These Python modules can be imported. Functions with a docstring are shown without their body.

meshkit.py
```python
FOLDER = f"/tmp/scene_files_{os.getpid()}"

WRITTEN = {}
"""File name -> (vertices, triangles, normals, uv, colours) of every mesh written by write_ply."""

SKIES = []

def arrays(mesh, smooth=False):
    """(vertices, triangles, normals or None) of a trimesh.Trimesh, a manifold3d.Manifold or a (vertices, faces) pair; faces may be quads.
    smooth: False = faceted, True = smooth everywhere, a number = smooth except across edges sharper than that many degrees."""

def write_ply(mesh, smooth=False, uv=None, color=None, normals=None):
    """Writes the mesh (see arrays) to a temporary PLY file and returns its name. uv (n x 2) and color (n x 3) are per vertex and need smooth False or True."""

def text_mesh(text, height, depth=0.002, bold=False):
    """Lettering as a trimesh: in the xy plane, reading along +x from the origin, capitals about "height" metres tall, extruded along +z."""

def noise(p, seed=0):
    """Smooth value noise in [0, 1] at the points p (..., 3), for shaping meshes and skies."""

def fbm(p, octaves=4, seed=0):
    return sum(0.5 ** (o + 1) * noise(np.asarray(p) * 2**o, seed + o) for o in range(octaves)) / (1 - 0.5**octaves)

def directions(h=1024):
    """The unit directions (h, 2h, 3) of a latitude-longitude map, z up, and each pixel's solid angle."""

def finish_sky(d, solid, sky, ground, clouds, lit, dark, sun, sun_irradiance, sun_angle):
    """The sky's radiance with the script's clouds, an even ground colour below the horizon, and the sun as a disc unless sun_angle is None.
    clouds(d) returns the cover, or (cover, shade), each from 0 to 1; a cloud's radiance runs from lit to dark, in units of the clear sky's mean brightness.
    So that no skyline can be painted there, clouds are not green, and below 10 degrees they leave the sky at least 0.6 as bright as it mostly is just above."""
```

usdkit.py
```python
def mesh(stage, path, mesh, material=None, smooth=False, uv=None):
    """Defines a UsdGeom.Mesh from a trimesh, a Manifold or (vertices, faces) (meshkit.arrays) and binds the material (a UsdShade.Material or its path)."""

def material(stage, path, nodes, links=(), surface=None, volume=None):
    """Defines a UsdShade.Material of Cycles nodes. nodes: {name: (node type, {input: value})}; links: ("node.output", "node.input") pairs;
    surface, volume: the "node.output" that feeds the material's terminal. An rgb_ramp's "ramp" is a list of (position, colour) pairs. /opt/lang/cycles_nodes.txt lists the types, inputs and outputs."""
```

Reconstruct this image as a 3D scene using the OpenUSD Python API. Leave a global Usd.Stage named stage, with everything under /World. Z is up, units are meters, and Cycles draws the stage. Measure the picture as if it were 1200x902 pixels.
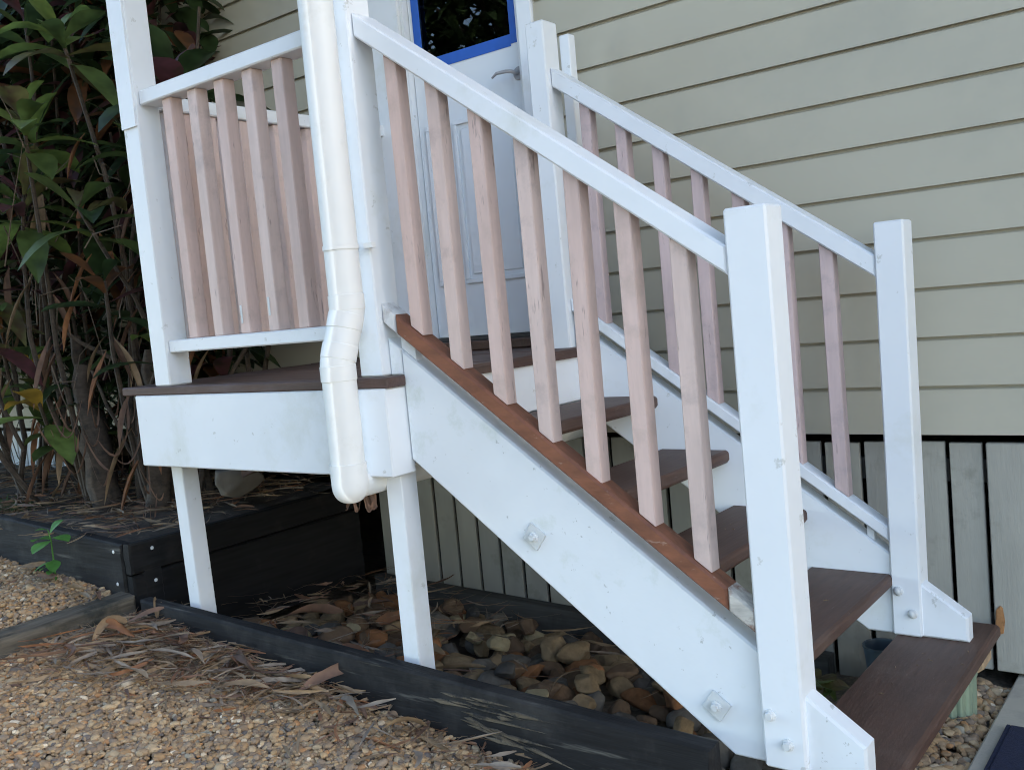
import math, numpy as np, trimesh, usdkit, meshkit
from scipy.spatial import ConvexHull
from pxr import Usd, UsdGeom, UsdLux, UsdShade, Gf, Sdf, Vt

# ------------------------------------------------------------------ camera, sky, sun, exposure
stage = Usd.Stage.CreateInMemory()
UsdGeom.SetStageUpAxis(stage, 'Z'); UsdGeom.SetStageMetersPerUnit(stage, 1.0)
UsdGeom.Xform.Define(stage, '/World'); UsdGeom.Scope.Define(stage, '/World/Looks')
CAM = np.array([0.8649, -1.8795, 1.0369])
ROT = np.array([[0.7905288612, 0.0234948547, 0.6119739515], [0.6056206795, 0.1185499772, -0.7868732395], [-0.0910368724, 0.9926700863, 0.0794882866]])
EXPOSURE = 2.3
cam = UsdGeom.Camera.Define(stage, '/World/camera')
M4 = np.eye(4); M4[:3, :3] = ROT.T; M4[3, :3] = CAM
cam.AddTransformOp().Set(Gf.Matrix4d(*M4.ravel().tolist()))
cam.CreateHorizontalApertureAttr(36.0); cam.CreateFocalLengthAttr(36.0 * 1130.2441 / 1200)
cam.CreateClippingRangeAttr(Gf.Vec2f(0.05, 5000)); cam.CreateExposureAttr(EXPOSURE)
SUN_EL, SUN_AZ = math.radians(25), math.radians(69)      # the sun stands behind the house: everything in view lies in its shade
sd = np.array([math.sin(SUN_AZ) * math.cos(SUN_EL), math.cos(SUN_AZ) * math.cos(SUN_EL), math.sin(SUN_EL)])
sun = UsdLux.DistantLight.Define(stage, '/World/sun')
sx = np.cross([0, 0, 1], sd); sx /= np.linalg.norm(sx); sy = np.cross(sd, sx)
S4 = np.eye(4); S4[0, :3] = sx; S4[1, :3] = sy; S4[2, :3] = sd
sun.AddTransformOp().Set(Gf.Matrix4d(*S4.ravel().tolist()))
sun.CreateIntensityAttr(0.6); sun.CreateAngleAttr(0.5); sun.CreateColorAttr(Gf.Vec3f(1.0, .95, .86)); sun.CreateNormalizeAttr(True)
sky = UsdLux.DomeLight.Define(stage, '/World/sky')
usdkit.material(stage, '/World/Looks/sky_look', {
    's': ('sky_texture', {'sky_type': 'single_scattering', 'sun_disc': False, 'sun_elevation': SUN_EL, 'sun_rotation': SUN_AZ, 'aerosol_density': 1.6}),
    'b': ('background_shader', {'strength': 0.12})}, [('s.color', 'b.color')], surface='b.background')
UsdShade.MaterialBindingAPI.Apply(sky.GetPrim()).Bind(UsdShade.Material.Get(stage, '/World/Looks/sky_look'))
sky.GetPrim().SetCustomDataByKey('kind', 'structure')

rng = np.random.default_rng(7)

# ------------------------------------------------------------------ materials
def mat(name, color, rough=.5, var=.12, scale=6., stretch=(1, 1, 1), bump=0., bscale=60., dirt=None, dirt_scale=3., dirt_at=(.55, .75), spec=.5, island=0., bstretch=None, fine=0., fine_col=None, fine_scale=40., fine_at=(.62, .7)):
    """base colour broken by stretched noise, an optional stain colour in patches, optional fine flecks, bump."""
    c = np.array(color, float)
    N = {'g': ('geometry', {}), 'm': ('mapping', {'mapping_type': 'point', 'scale': stretch}),
         'n': ('noise_texture', {'scale': scale, 'detail': 6, 'roughness': .6}),
         'r': ('rgb_ramp', {'ramp': [(.25, c * (1 - var)), (.5, c), (.75, np.minimum(c * (1 + var), .95))]}),
         'p': ('principled_bsdf', {'roughness': rough, 'specular_ior_level': spec})}
    L = [('g.position', 'm.vector'), ('m.vector', 'n.vector'), ('n.fac', 'r.fac')]
    out = 'r.color'
    if dirt is not None:
        N['dn'] = ('noise_texture', {'scale': dirt_scale, 'detail': 8, 'roughness': .68})
        N['dr'] = ('rgb_ramp', {'ramp': [(dirt_at[0], (0, 0, 0)), (dirt_at[1], (1, 1, 1))]})
        N['dm'] = ('mix', {'color2': dirt})
        L += [('g.position', 'dn.vector'), ('dn.fac', 'dr.fac'), ('dr.color', 'dm.fac'), (out, 'dm.color1')]; out = 'dm.color'
    if fine_col is not None:
        N['fm'] = ('mapping', {'mapping_type': 'point', 'scale': stretch})
        N['fn'] = ('noise_texture', {'scale': fine_scale, 'detail': 4, 'roughness': .7})
        N['fr'] = ('rgb_ramp', {'ramp': [(fine_at[0], (0, 0, 0)), (fine_at[1], (fine or 1,) * 3)]})
        N['fx'] = ('mix', {'color2': fine_col})
        L += [('g.position', 'fm.vector'), ('fm.vector', 'fn.vector'), ('fn.fac', 'fr.fac'), ('fr.color', 'fx.fac'), (out, 'fx.color1')]; out = 'fx.color'
    if island:
        N['oi'] = ('object_info', {}); N['ir'] = ('rgb_ramp', {'ramp': [(0, (1 - island,) * 3), (1, (1 + island,) * 3)]})
        N['im'] = ('mix', {'mix_type': 'multiply', 'fac': 1.0})
        L += [('oi.random', 'ir.fac'), (out, 'im.color1'), ('ir.color', 'im.color2')]; out = 'im.color'
    L.append((out, 'p.base_color'))
    if bump:
        N['bm'] = ('mapping', {'mapping_type': 'point', 'scale': bstretch or stretch})
        N['bn'] = ('noise_texture', {'scale': bscale, 'detail': 5, 'roughness': .65})
        N['b'] = ('bump', {'strength': bump, 'distance': .004})
        L += [('g.position', 'bm.vector'), ('bm.vector', 'bn.vector'), ('bn.fac', 'b.height'), ('b.normal', 'p.normal')]
    usdkit.material(stage, '/World/Looks/' + name, N, L, surface='p.BSDF')
    return '/World/Looks/' + name

def leaf_mat(name, color, color2=None, trans=.35, rough=.38):
    c = np.array(color, float); c2 = np.array(color2 if color2 is not None else c * .55, float)
    N = {'g': ('geometry', {}), 'n': ('noise_texture', {'scale': 14., 'detail': 4}), 'r': ('rgb_ramp', {'ramp': [(.3, c2), (.55, c), (.75, np.minimum(c * 1.35, .9))]}),
         'p': ('principled_bsdf', {'roughness': rough}), 't': ('translucent_bsdf', {}), 'x': ('mix_closure', {'fac': trans})}
    L = [('g.position', 'n.vector'), ('n.fac', 'r.fac'), ('r.color', 'p.base_color'), ('r.color', 't.color'), ('p.BSDF', 'x.closure1'), ('t.BSDF', 'x.closure2')]
    usdkit.material(stage, '/World/Looks/' + name, N, L, surface='x.closure')
    return '/World/Looks/' + name

WHITE = mat('white_paint', (.745, .77, .79), .40, .035, 3., dirt=(.62, .635, .585), dirt_scale=2.8, dirt_at=(.54, .78), bump=.10, bscale=45., fine_col=(.40, .40, .36), fine=.5, fine_scale=19., fine_at=(.655, .70))
WHITE2 = mat('white_paint_stringer', (.735, .765, .785), .42, .04, 2.5, dirt=(.49, .54, .455), dirt_scale=3.2, dirt_at=(.54, .74), bump=.14, bscale=30., stretch=(1, 1, 1), fine_col=(.34, .35, .33), fine=.6, fine_scale=27., fine_at=(.655, .69))
PVC = mat('cream_pipe', (.755, .765, .745), .5, .03, 4., dirt=(.57, .57, .51), dirt_scale=5., dirt_at=(.56, .85), bump=.05, bscale=20.)
PINK = [mat('pink_primer_%s' % n, c, .62, .15, 9., stretch=(2.5, 2.5, .35), dirt=d, dirt_scale=9., dirt_at=(.52, .72), bump=.30, bscale=55., bstretch=(2, 2, .25), fine_col=(.22, .16, .15), fine=.65, fine_scale=15., fine_at=(.635, .69))
        for n, c, d in (('warm', (.60, .445, .395), (.50, .38, .33)), ('pale', (.62, .48, .43), (.46, .36, .33)), ('dusty', (.56, .43, .41), (.40, .32, .32)))]
TREAD = mat('dark_decking_stain', (.070, .035, .0235), .55, .35, 11., stretch=(6, .45, 6), bump=.45, bscale=24., bstretch=(5, .5, 5), dirt=(.11, .072, .055), dirt_scale=4.5, dirt_at=(.50, .78), fine_col=(.20, .14, .12), fine=.5, fine_scale=30., fine_at=(.65, .72))
DECK = mat('dark_deck_board_stain', (.066, .034, .024), .55, .35, 11., stretch=(.45, 6, 6), bump=.45, bscale=24., bstretch=(.5, 5, 5), dirt=(.11, .075, .07), dirt_scale=4.5, dirt_at=(.52, .8))
BROWN = mat('red_brown_primer', (.20, .074, .037), .6, .34, 8., stretch=(1.2, 6, 4), bump=.3, bscale=30., bstretch=(1, 6, 4), dirt=(.105, .042, .026), dirt_scale=7., dirt_at=(.50, .74), fine_col=(.38, .27, .21), fine=.6, fine_scale=15., fine_at=(.64, .70))
WORN = mat('worn_white_wood', (.50, .47, .42), .7, .3, 16., stretch=(1.2, 6, 5), bump=.5, bscale=30., dirt=(.20, .08, .045), dirt_scale=12., dirt_at=(.50, .62))
WORNW = mat('flaking_grey_white', (.62, .62, .61), .6, .12, 10., bump=.3, bscale=30., dirt=(.36, .33, .31), dirt_scale=10., dirt_at=(.56, .70))
BOARD = mat('weatherboard_paint', (.41, .385, .305), .45, .03, 2.2, stretch=(.6, 1, 2), bump=.07, bscale=14., bstretch=(.4, 1, 3), dirt=(.345, .332, .275), dirt_scale=1.6, dirt_at=(.5, .8), fine_col=(.22, .21, .17), fine=.35, fine_scale=30., fine_at=(.74, .80))
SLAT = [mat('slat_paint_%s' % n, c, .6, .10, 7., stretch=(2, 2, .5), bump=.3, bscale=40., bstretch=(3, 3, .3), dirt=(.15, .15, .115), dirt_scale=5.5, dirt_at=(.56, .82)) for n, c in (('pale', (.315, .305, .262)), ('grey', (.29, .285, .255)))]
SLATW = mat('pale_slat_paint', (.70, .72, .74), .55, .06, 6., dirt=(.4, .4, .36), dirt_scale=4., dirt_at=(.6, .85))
SLEEPER = mat('black_sleeper_stain', (.0125, .0125, .0130), .7, .4, 12., spec=.22, stretch=(.35, 5, 5), bump=.6, bscale=22., bstretch=(.3, 5, 5), dirt=(.052, .050, .047), dirt_scale=4.2, dirt_at=(.48, .74), fine_col=(.12, .115, .10), fine=.7, fine_scale=7., fine_at=(.60, .70))
SLEEPERY = mat('black_sleeper_stain_cross', (.010, .010, .0105), .7, .4, 12., spec=.2, stretch=(5, .35, 5), bump=.6, bscale=22., bstretch=(5, .3, 5), dirt=(.034, .031, .028), dirt_scale=3.2, dirt_at=(.55, .80))
SLEEPGREY = mat('weathered_grey_sleeper', (.115, .10, .078), .95, .6, 9., spec=.15, stretch=(6, .4, 5), bump=.9, bscale=20., bstretch=(6, .35, 5), dirt=(.04, .042, .036), dirt_scale=6., dirt_at=(.48, .62), fine_col=(.20, .185, .155), fine=.7, fine_scale=8., fine_at=(.6, .72))
SPLINTER = mat('bare_splintered_wood', (.130, .107, .075), .9, .6, 14., stretch=(.6, 5, 5), bump=.8, bscale=26., bstretch=(.4, 5, 5), dirt=(.028, .027, .026), dirt_scale=19., dirt_at=(.47, .58))
SOIL = mat('dark_bed_soil', (.075, .060, .047), .95, .5, 18., bump=1., bscale=40., dirt=(.17, .14, .11), dirt_scale=12., dirt_at=(.52, .68))
GROUND = mat('gravel_sheet', (.20, .165, .12), .95, .5, 55., bump=1., bscale=70., dirt=(.10, .08, .06), dirt_scale=30., dirt_at=(.5, .65))
BASEB = mat('grey_base_board', (.07, .07, .066), .85, .35, 12., stretch=(.35, 5, 5), bump=.5, bscale=22., bstretch=(.3, 5, 5), dirt=(.035, .034, .032), dirt_scale=5., spec=.2)
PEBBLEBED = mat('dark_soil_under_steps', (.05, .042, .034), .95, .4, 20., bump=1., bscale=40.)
CONCRETE = mat('concrete', (.42, .385, .31), .9, .10, 5., bump=.35, bscale=90., dirt=(.27, .255, .22), dirt_scale=6., dirt_at=(.5, .75), fine_col=(.12, .11, .10), fine=.8, fine_scale=45., fine_at=(.70, .74))
MATBLUE = mat('navy_mat', (.012, .017, .045), .95, .3, 60., bump=.9, bscale=260.)
GREENPOT = mat('pale_green_glaze', (.20, .25, .175), .5, .10, 8., dirt=(.20, .25, .17), dirt_scale=9., dirt_at=(.55, .75))
BLUEPL = mat('blue_grey_plastic', (.07, .105, .135), .4, .1, 8.)
TAN = mat('bare_timber_end', (.36, .25, .15), .75, .25, 20., bump=.4, bscale=40.)
RUST = mat('rust_stain', (.30, .145, .055), .9, .45, 25., bump=.6, bscale=60., dirt=(.12, .05, .025), dirt_scale=30., dirt_at=(.5, .65))
GALV = mat('painted_bolt', (.60, .62, .62), .38, .05, 20., bump=.4, bscale=120., dirt=(.42, .30, .18), dirt_scale=40., dirt_at=(.63, .72))
STEEL = mat('dull_steel', (.32, .32, .33), .35, .1, 20., spec=.8)
BRONZE = mat('dark_threshold', (.03, .03, .032), .5, .2, 20.)
DOORP = mat('door_paint', (.74, .77, .80), .34, .02, 3., bump=.05, bscale=20.)
TAPE = mat('blue_masking_tape', (.018, .105, .46), .55, .08, 20., stretch=(1, 1, 1), bump=.15, bscale=60.)
DARK = mat('dark_interior', (.035, .033, .03), .9, .2, 3.)
ROOF = mat('roof_metal', (.30, .31, .31), .5, .1, 2.)
FOAM = mat('pale_rock', (.16, .15, .135), .9, .2, 12., bump=.6, bscale=30.)
usdkit.material(stage, '/World/Looks/window_glass', {'f': ('fresnel', {'IOR': 1.6}), 'tr': ('transparent_bsdf', {'color': (.72, .76, .74)}), 'gl': ('glossy_bsdf', {'color': (1, 1, 1), 'roughness': .0}),
    'x': ('mix_closure', {})}, [('f.fac', 'x.fac'), ('tr.BSDF', 'x.closure1'), ('gl.BSDF', 'x.closure2')], surface='x.closure')
GLASS = '/World/Looks/window_glass'
LEAF = {'green': leaf_mat('leaf_green', (.085, .128, .038)), 'lime': leaf_mat('leaf_lime', (.165, .235, .060)), 'dark': leaf_mat('leaf_dark_green', (.036, .064, .024)),
        'maroon': leaf_mat('leaf_maroon', (.105, .040, .045), (.045, .032, .022)), 'olive': leaf_mat('leaf_olive', (.125, .12, .045), (.075, .045, .03)), 'yellow': leaf_mat('leaf_yellow', (.38, .24, .035), (.2, .11, .03)),
        'bronze': leaf_mat('leaf_bronze', (.17, .075, .032), (.09, .05, .03))}
DRY = {'tan': leaf_mat('dry_leaf_tan', (.31, .215, .125), (.18, .12, .07), .15, .75), 'brown': leaf_mat('dry_leaf_brown', (.20, .115, .075), (.11, .065, .045), .12, .75),
       'grey': leaf_mat('dry_leaf_grey', (.30, .24, .18), (.16, .12, .09), .1, .8), 'rust': leaf_mat('dry_leaf_rust', (.30, .135, .06), (.16, .075, .04), .15, .7)}
WEED = leaf_mat('weed_green', (.10, .27, .055), (.07, .2, .04), .4, .5)
STEM = mat('cane_stem', (.075, .056, .041), .85, .4, 30., stretch=(1, 1, 2.5), bump=.8, bscale=50., bstretch=(.6, .6, 3.), dirt=(.03, .025, .02), dirt_scale=14., dirt_at=(.5, .65))
TWIG = mat('dry_twig', (.12, .092, .068), .9, .3, 20.)
STONECOL = {'tan': (.27, .195, .112), 'grey': (.16, .145, .122), 'brown': (.17, .112, .07), 'orange': (.27, .13, .06), 'cream': (.36, .30, .18), 'slate': (.10, .094, .085)}
STONE = {k: mat('river_stone_' + k, c, .9, .32, 22., spec=.25, bump=.7, bscale=60., dirt=tuple(np.array(c) * .55), dirt_scale=14., dirt_at=(.52, .72), fine_col=tuple(np.minimum(np.array(c) * 1.6, .8)), fine=.5, fine_scale=70., fine_at=(.66, .74)) for k, c in STONECOL.items()}
PEBCOL = [(.34, .265, .175), (.27, .20, .13), (.40, .33, .235), (.21, .165, .125), (.30, .215, .13), (.24, .205, .17), (.48, .43, .35), (.17, .145, .125), (.36, .22, .12), (.13, .125, .13), (.60, .57, .50), (.27, .275, .25), (.33, .29, .22), (.29, .23, .165)]
PEB = [mat('pebble_%s' % n, np.array(c) * np.array([1.22, 1.06, .87]), .75, .25, 60., spec=.35) for n, c in zip('sand brown buff umber ochre taupe pale dark orange slate white green fawn biscuit'.split(), PEBCOL)]

# ------------------------------------------------------------------ prim helpers
used = {}
def free(path):
    n = used.get(path, 0); used[path] = n + 1
    return path if n == 0 else '%s_%03d' % (path, n)
def tag(p, label=None, cat=None, group=None, kind=None):
    for k, v in (('label', label), ('category', cat), ('group', group), ('kind', kind)):
        if v: p.SetCustomDataByKey(k, v)
    return p
def thing(name, label, cat, loc=(0, 0, 0), rot=(0, 0, 0), group=None):
    path = free('/World/' + name)
    x = UsdGeom.Xform.Define(stage, path); x.AddTranslateOp().Set(Gf.Vec3d(*map(float, loc)))
    if any(rot): x.AddRotateXYZOp().Set(Gf.Vec3f(*map(float, rot)))
    tag(x.GetPrim(), label, cat, group); LOC[path] = np.array(loc, float)
    return path
LOC = {}
def part(parent, name, m, material, smooth=False, label=None, local=False):
    """one Mesh prim under PARENT; the mesh is given in world coordinates unless local."""
    path = free(parent + '/' + name)
    off = np.zeros(3)
    if not local:
        for k, v in LOC.items():
            if parent == k or parent.startswith(k + '/'): off = v
    v, f, n = meshkit.arrays(m, smooth)
    g = usdkit.mesh(stage, path, (v - off, f), material, False)
    if n is not None:
        g.CreateNormalsAttr(Vt.Vec3fArray.FromNumpy(n.astype(np.float32))); g.SetNormalsInterpolation('vertex')
    if label: tag(g.GetPrim(), label)
    return path
def single(name, m, material, label=None, cat=None, group=None, kind=None, smooth=False):
    path = free('/World/' + name)
    v, f, n = meshkit.arrays(m, smooth)
    c = (v.min(0) + v.max(0)) / 2; c[2] = v[:, 2].min()
    if kind == 'structure': c[:] = 0
    g = usdkit.mesh(stage, path, (v - c, f), material, False)
    if n is not None:
        g.CreateNormalsAttr(Vt.Vec3fArray.FromNumpy(n.astype(np.float32))); g.SetNormalsInterpolation('vertex')
    if c.any(): UsdGeom.Xformable(g).AddTranslateOp().Set(Gf.Vec3d(*map(float, c)))
    tag(g.GetPrim(), label, cat, group, kind)
    return path
cat_ = lambda ms: (np.vstack([np.asarray(m[0] if isinstance(m, tuple) else m.vertices) for m in ms]),
                   np.vstack([np.asarray(m[1] if isinstance(m, tuple) else m.faces) + o for m, o in zip(ms, np.cumsum([0] + [len(m[0] if isinstance(m, tuple) else m.vertices) for m in ms[:-1]]))]))

# ------------------------------------------------------------------ shape helpers
def hull(pts):
    pts = np.asarray(pts, float); h = ConvexHull(pts)
    f = h.simplices.copy(); c = pts.mean(0)
    n = np.cross(pts[f[:, 1]] - pts[f[:, 0]], pts[f[:, 2]] - pts[f[:, 0]])
    flip = (n * (pts[f[:, 0]] - c)).sum(1) < 0
    f[flip] = f[flip][:, ::-1]
    ids = np.unique(f); re = -np.ones(len(pts), int); re[ids] = np.arange(len(ids))
    return pts[ids], re[f]
def bx(x0, x1, y0, y1, z0, z1, ch=.003, shear=None):
    P = []
    lo, hi = np.array([x0, y0, z0], float), np.array([x1, y1, z1], float)
    for s in np.ndindex(2, 2, 2):
        c = np.where(s, hi, lo); d = np.where(s, -1, 1) * ch
        for k in range(3):
            q = c + d; q[k] = c[k]; P.append(q)
    v, f = hull(P)
    if shear: v = v + np.outer(v[:, 2] - z0, shear)
    return v, f
def prism(poly, y0, y1, ch=.003):
    """convex polygon in xz, extruded along y, with chamfered edges."""
    from shapely.geometry import Polygon
    P = np.array(poly, float); q = np.array(Polygon(P).buffer(-ch, join_style=2).exterior.coords)[:-1]
    pts = [(x, y, z) for x, z in P for y in (y0 + ch, y1 - ch)] + [(x, y, z) for x, z in q for y in (y0, y1)]
    return hull(pts)
def prism_yz(poly, x0, x1, ch=.002):
    v, f = prism(poly, x0, x1, ch)
    v = np.stack([v[:, 1], v[:, 0], v[:, 2]], 1)
    return v, f[:, ::-1]
def tube(pts, rad, sides=8, cap=True):
    p = np.asarray(pts, float); n = len(p); rad = np.broadcast_to(rad, n).astype(float)
    t = np.gradient(p, axis=0); t /= np.linalg.norm(t, axis=1, keepdims=True) + 1e-12
    a = np.zeros_like(p); ref = np.array([0, 0, 1.]) if abs(t[0, 2]) < .9 else np.array([1., 0, 0])
    u = np.cross(t[0], ref); u /= np.linalg.norm(u)
    V = []
    for i in range(n):
        u = u - t[i] * (u @ t[i]); u /= np.linalg.norm(u); w = np.cross(t[i], u)
        ang = np.arange(sides) * 2 * np.pi / sides
        V.append(p[i] + rad[i] * (np.cos(ang)[:, None] * u + np.sin(ang)[:, None] * w))
    V = np.vstack(V); F = []
    for i in range(n - 1):
        for j in range(sides):
            k = (j + 1) % sides; A = i * sides
            F += [(A + j, A + k, A + sides + k), (A + j, A + sides + k, A + sides + j)]
    if cap:
        V = np.vstack([V, p[0], p[-1]]); c0, c1 = len(V) - 2, len(V) - 1
        for j in range(sides):
            k = (j + 1) % sides
            F += [(c0, k, j), (c1, (n - 1) * sides + j, (n - 1) * sides + k)]
    return V, np.array(F)
def lathe(profile, loc, axis='z', n=20):
    m = trimesh.creation.revolve(np.array(profile, float), sections=n)
    v, f = np.array(m.vertices), np.array(m.faces)
    if axis == '-y': v = np.stack([v[:, 0], -v[:, 2], v[:, 1]], 1)
    return v + np.array(loc, float), f
def strip(pts, widths, normals, fold=.0, closed=False):
    """a leaf: a spine with two halves; fold raises the edges. returns verts, faces."""
    p = np.asarray(pts, float); t = np.gradient(p, axis=0); t /= np.linalg.norm(t, axis=1, keepdims=True) + 1e-12
    nn = np.asarray(normals, float) * np.ones((len(p), 1)); s = np.cross(t, nn); s /= np.linalg.norm(s, axis=1, keepdims=True) + 1e-12
    up = np.cross(s, t); w = np.asarray(widths)[:, None]
    V = np.concatenate([p - s * w + up * w * fold, p, p + s * w + up * w * fold]); n = len(p); F = []
    for i in range(n - 1):
        for a in (0, n):
            F += [(a + i, a + n + i, a + n + i + 1), (a + i, a + n + i + 1, a + i + 1)]
    return V, np.array(F)
def leaf(base, az, el, length, width, droop=.5, fold=.25, r=rng, n=7, roll=0.):
    d = np.array([math.cos(az) * math.cos(el), math.sin(az) * math.cos(el), math.sin(el)])
    t = np.linspace(0, 1, n); p = np.asarray(base) + np.outer(t * length, d)
    p[:, 2] -= droop * length * t ** 2.2
    side = np.array([-math.sin(az), math.cos(az), 0]); p += np.outer(np.sin(t * 3) * length * .05 * r.normal(), side)
    w = width * np.array([.13, .42, .80, 1.04, 1.02, .70, .03])[:n] if n == 7 else width * np.sin(np.pi * np.clip(t * .93 + .05, 0, 1)) ** .8
    nrm = np.array([0, 0, 1.]) + side * roll + .001
    if abs(d[2]) > .9: nrm = nrm - .8 * np.array([math.cos(az), math.sin(az), 0])
    return strip(p, w, nrm, fold)

# ------------------------------------------------------------------ ground
def zg(x, y):
    z = -.165 - .105 * np.clip(x, -4.2, .35)
    return z + .035 * np.exp(-((np.asarray(x) + 2.65) ** 2) / .06) * (np.asarray(x) < -2.4)
def zu(x, y):                       # the stone bed under the steps
    return -.085 - .058 * (np.asarray(x) + 2.0) - .115 * np.asarray(y)
gx = np.concatenate([np.linspace(-60, -5, 12), np.linspace(-4.5, 2, 66), np.linspace(3, 60, 12)]); gy = np.concatenate([np.linspace(-60, -4, 10), np.linspace(-3.5, -.02, 36), [.0, .4, .8, 1.3, 3, 10, 60]])
X, Y = np.meshgrid(gx, gy, indexing='ij')
Z = zg(X, Y) - .02 + .012 * (meshkit.fbm(np.stack([X * 2, Y * 2, 0 * X], -1)) - .5); Z = np.where((Y > -.02) & (X < -.0), np.minimum(Z, -.25), Z)
idx = np.arange(X.size).reshape(X.shape)
q = np.stack([idx[:-1, :-1], idx[1:, :-1], idx[1:, 1:], idx[:-1, 1:]], -1).reshape(-1, 4)
single('ground', (np.stack([X, Y, Z], -1).reshape(-1, 3), np.vstack([q[:, :3], q[:, [0, 2, 3]]])), GROUND, kind='structure', smooth=True)
def sheet(x0, x1, y0, y1, fz, n, m, amp, seed):
    X, Y = np.meshgrid(np.linspace(x0, x1, n), np.linspace(y0, y1, m), indexing='ij')
    Z = fz(X, Y) + amp * (meshkit.fbm(np.stack([X * 5, Y * 5, 0 * X], -1), seed=seed) - .5)
    i = np.arange(X.size).reshape(X.shape); q = np.stack([i[:-1, :-1], i[1:, :-1], i[1:, 1:], i[:-1, 1:]], -1).reshape(-1, 4)
    return np.stack([X, Y, Z], -1).reshape(-1, 3), np.vstack([q[:, :3], q[:, [0, 2, 3]]])
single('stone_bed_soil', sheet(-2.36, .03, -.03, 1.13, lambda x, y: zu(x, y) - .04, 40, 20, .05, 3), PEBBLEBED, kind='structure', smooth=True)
single('garden_bed_soil', sheet(-9.5, -2.44, -.02, 1.13, lambda x, y: .275 + 0 * x + .02 * y, 90, 24, .07, 4), SOIL, kind='structure', smooth=True)

# concrete path + mat at the right
single('concrete_path', bx(.285, 3.2, -1.2, 1.6, -.4, -.168, .006), CONCRETE, kind='structure')
m_ = thing('door_mat', 'navy blue door mat lying on the concrete path at the foot of the steps', 'mat', (.6, .3, -.168))
part(m_, 'pile', bx(.335, .95, .02, .765, -.1655, -.153, .004), MATBLUE)
part(m_, 'edge_binding', cat_([bx(.325, .335, .01, .775, -.1655, -.156, .002), bx(.335, .95, .765, .775, -.1655, -.156, .002)]), MATBLUE)

# ------------------------------------------------------------------ house
D = 1.12; ZW0, PITCH = .5476, .1459
h = thing('weatherboard_house', 'cream grey weatherboard house wall with white door at the top of the steps', 'house', (0, D, 0))
def board(x0, x1, z, last=False):
    face = prism_yz([(D, z), (D + .020, z), (D + .0215, z + PITCH - .009), (D + .009, z + PITCH - .009), (D + .005, z + PITCH - .013)], x0, x1, .0012)
    return cat_([face, bx(x0 + .001, x1 - .001, D + .0165, D + .0245, z + PITCH - .0095, z + PITCH + .006, .0005)])
DL, DR = -2.15, -1.215            # outer edges of the door surround
for i in range(24):
    z = ZW0 + i * PITCH + rng.normal(0, .0009)
    if .80 < z + PITCH and z < 3.0:
        part(h, 'weatherboard', board(-9.5, DL, z), BOARD); part(h, 'weatherboard', board(DR, 14., z), BOARD)
    else:
        part(h, 'weatherboard', board(-9.5, 14., z), BOARD)
part(h, 'wall_frame', cat_([bx(-9.5, DL + .02, D + .026, D + .10, .56, 4.02, .002), bx(DR - .02, 14., D + .026, D + .10, .56, 4.02, .002), bx(DL + .02, DR - .02, D + .026, D + .10, 2.97, 4.02, .002), bx(DL + .02, DR - .02, D + .026, D + .10, .56, .86, .002)]), DARK)
part(h, 'outer_wall', cat_([bx(-9.6, -9.5, D + .0, 8., -.3, 4.02, .002), bx(14., 14.1, D, 8., -.3, 4.02, .002), bx(-9.6, 14.1, 8., 8.1, -.3, 4.02, .002)]), BOARD)
part(h, 'floor', bx(-9.49, 13.99, D + .11, 7.99, .80, .88, .002), DARK)
part(h, 'ceiling', bx(-9.49, 13.99, D + .11, 7.99, 3.9, 3.95, .002), DARK)
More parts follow.
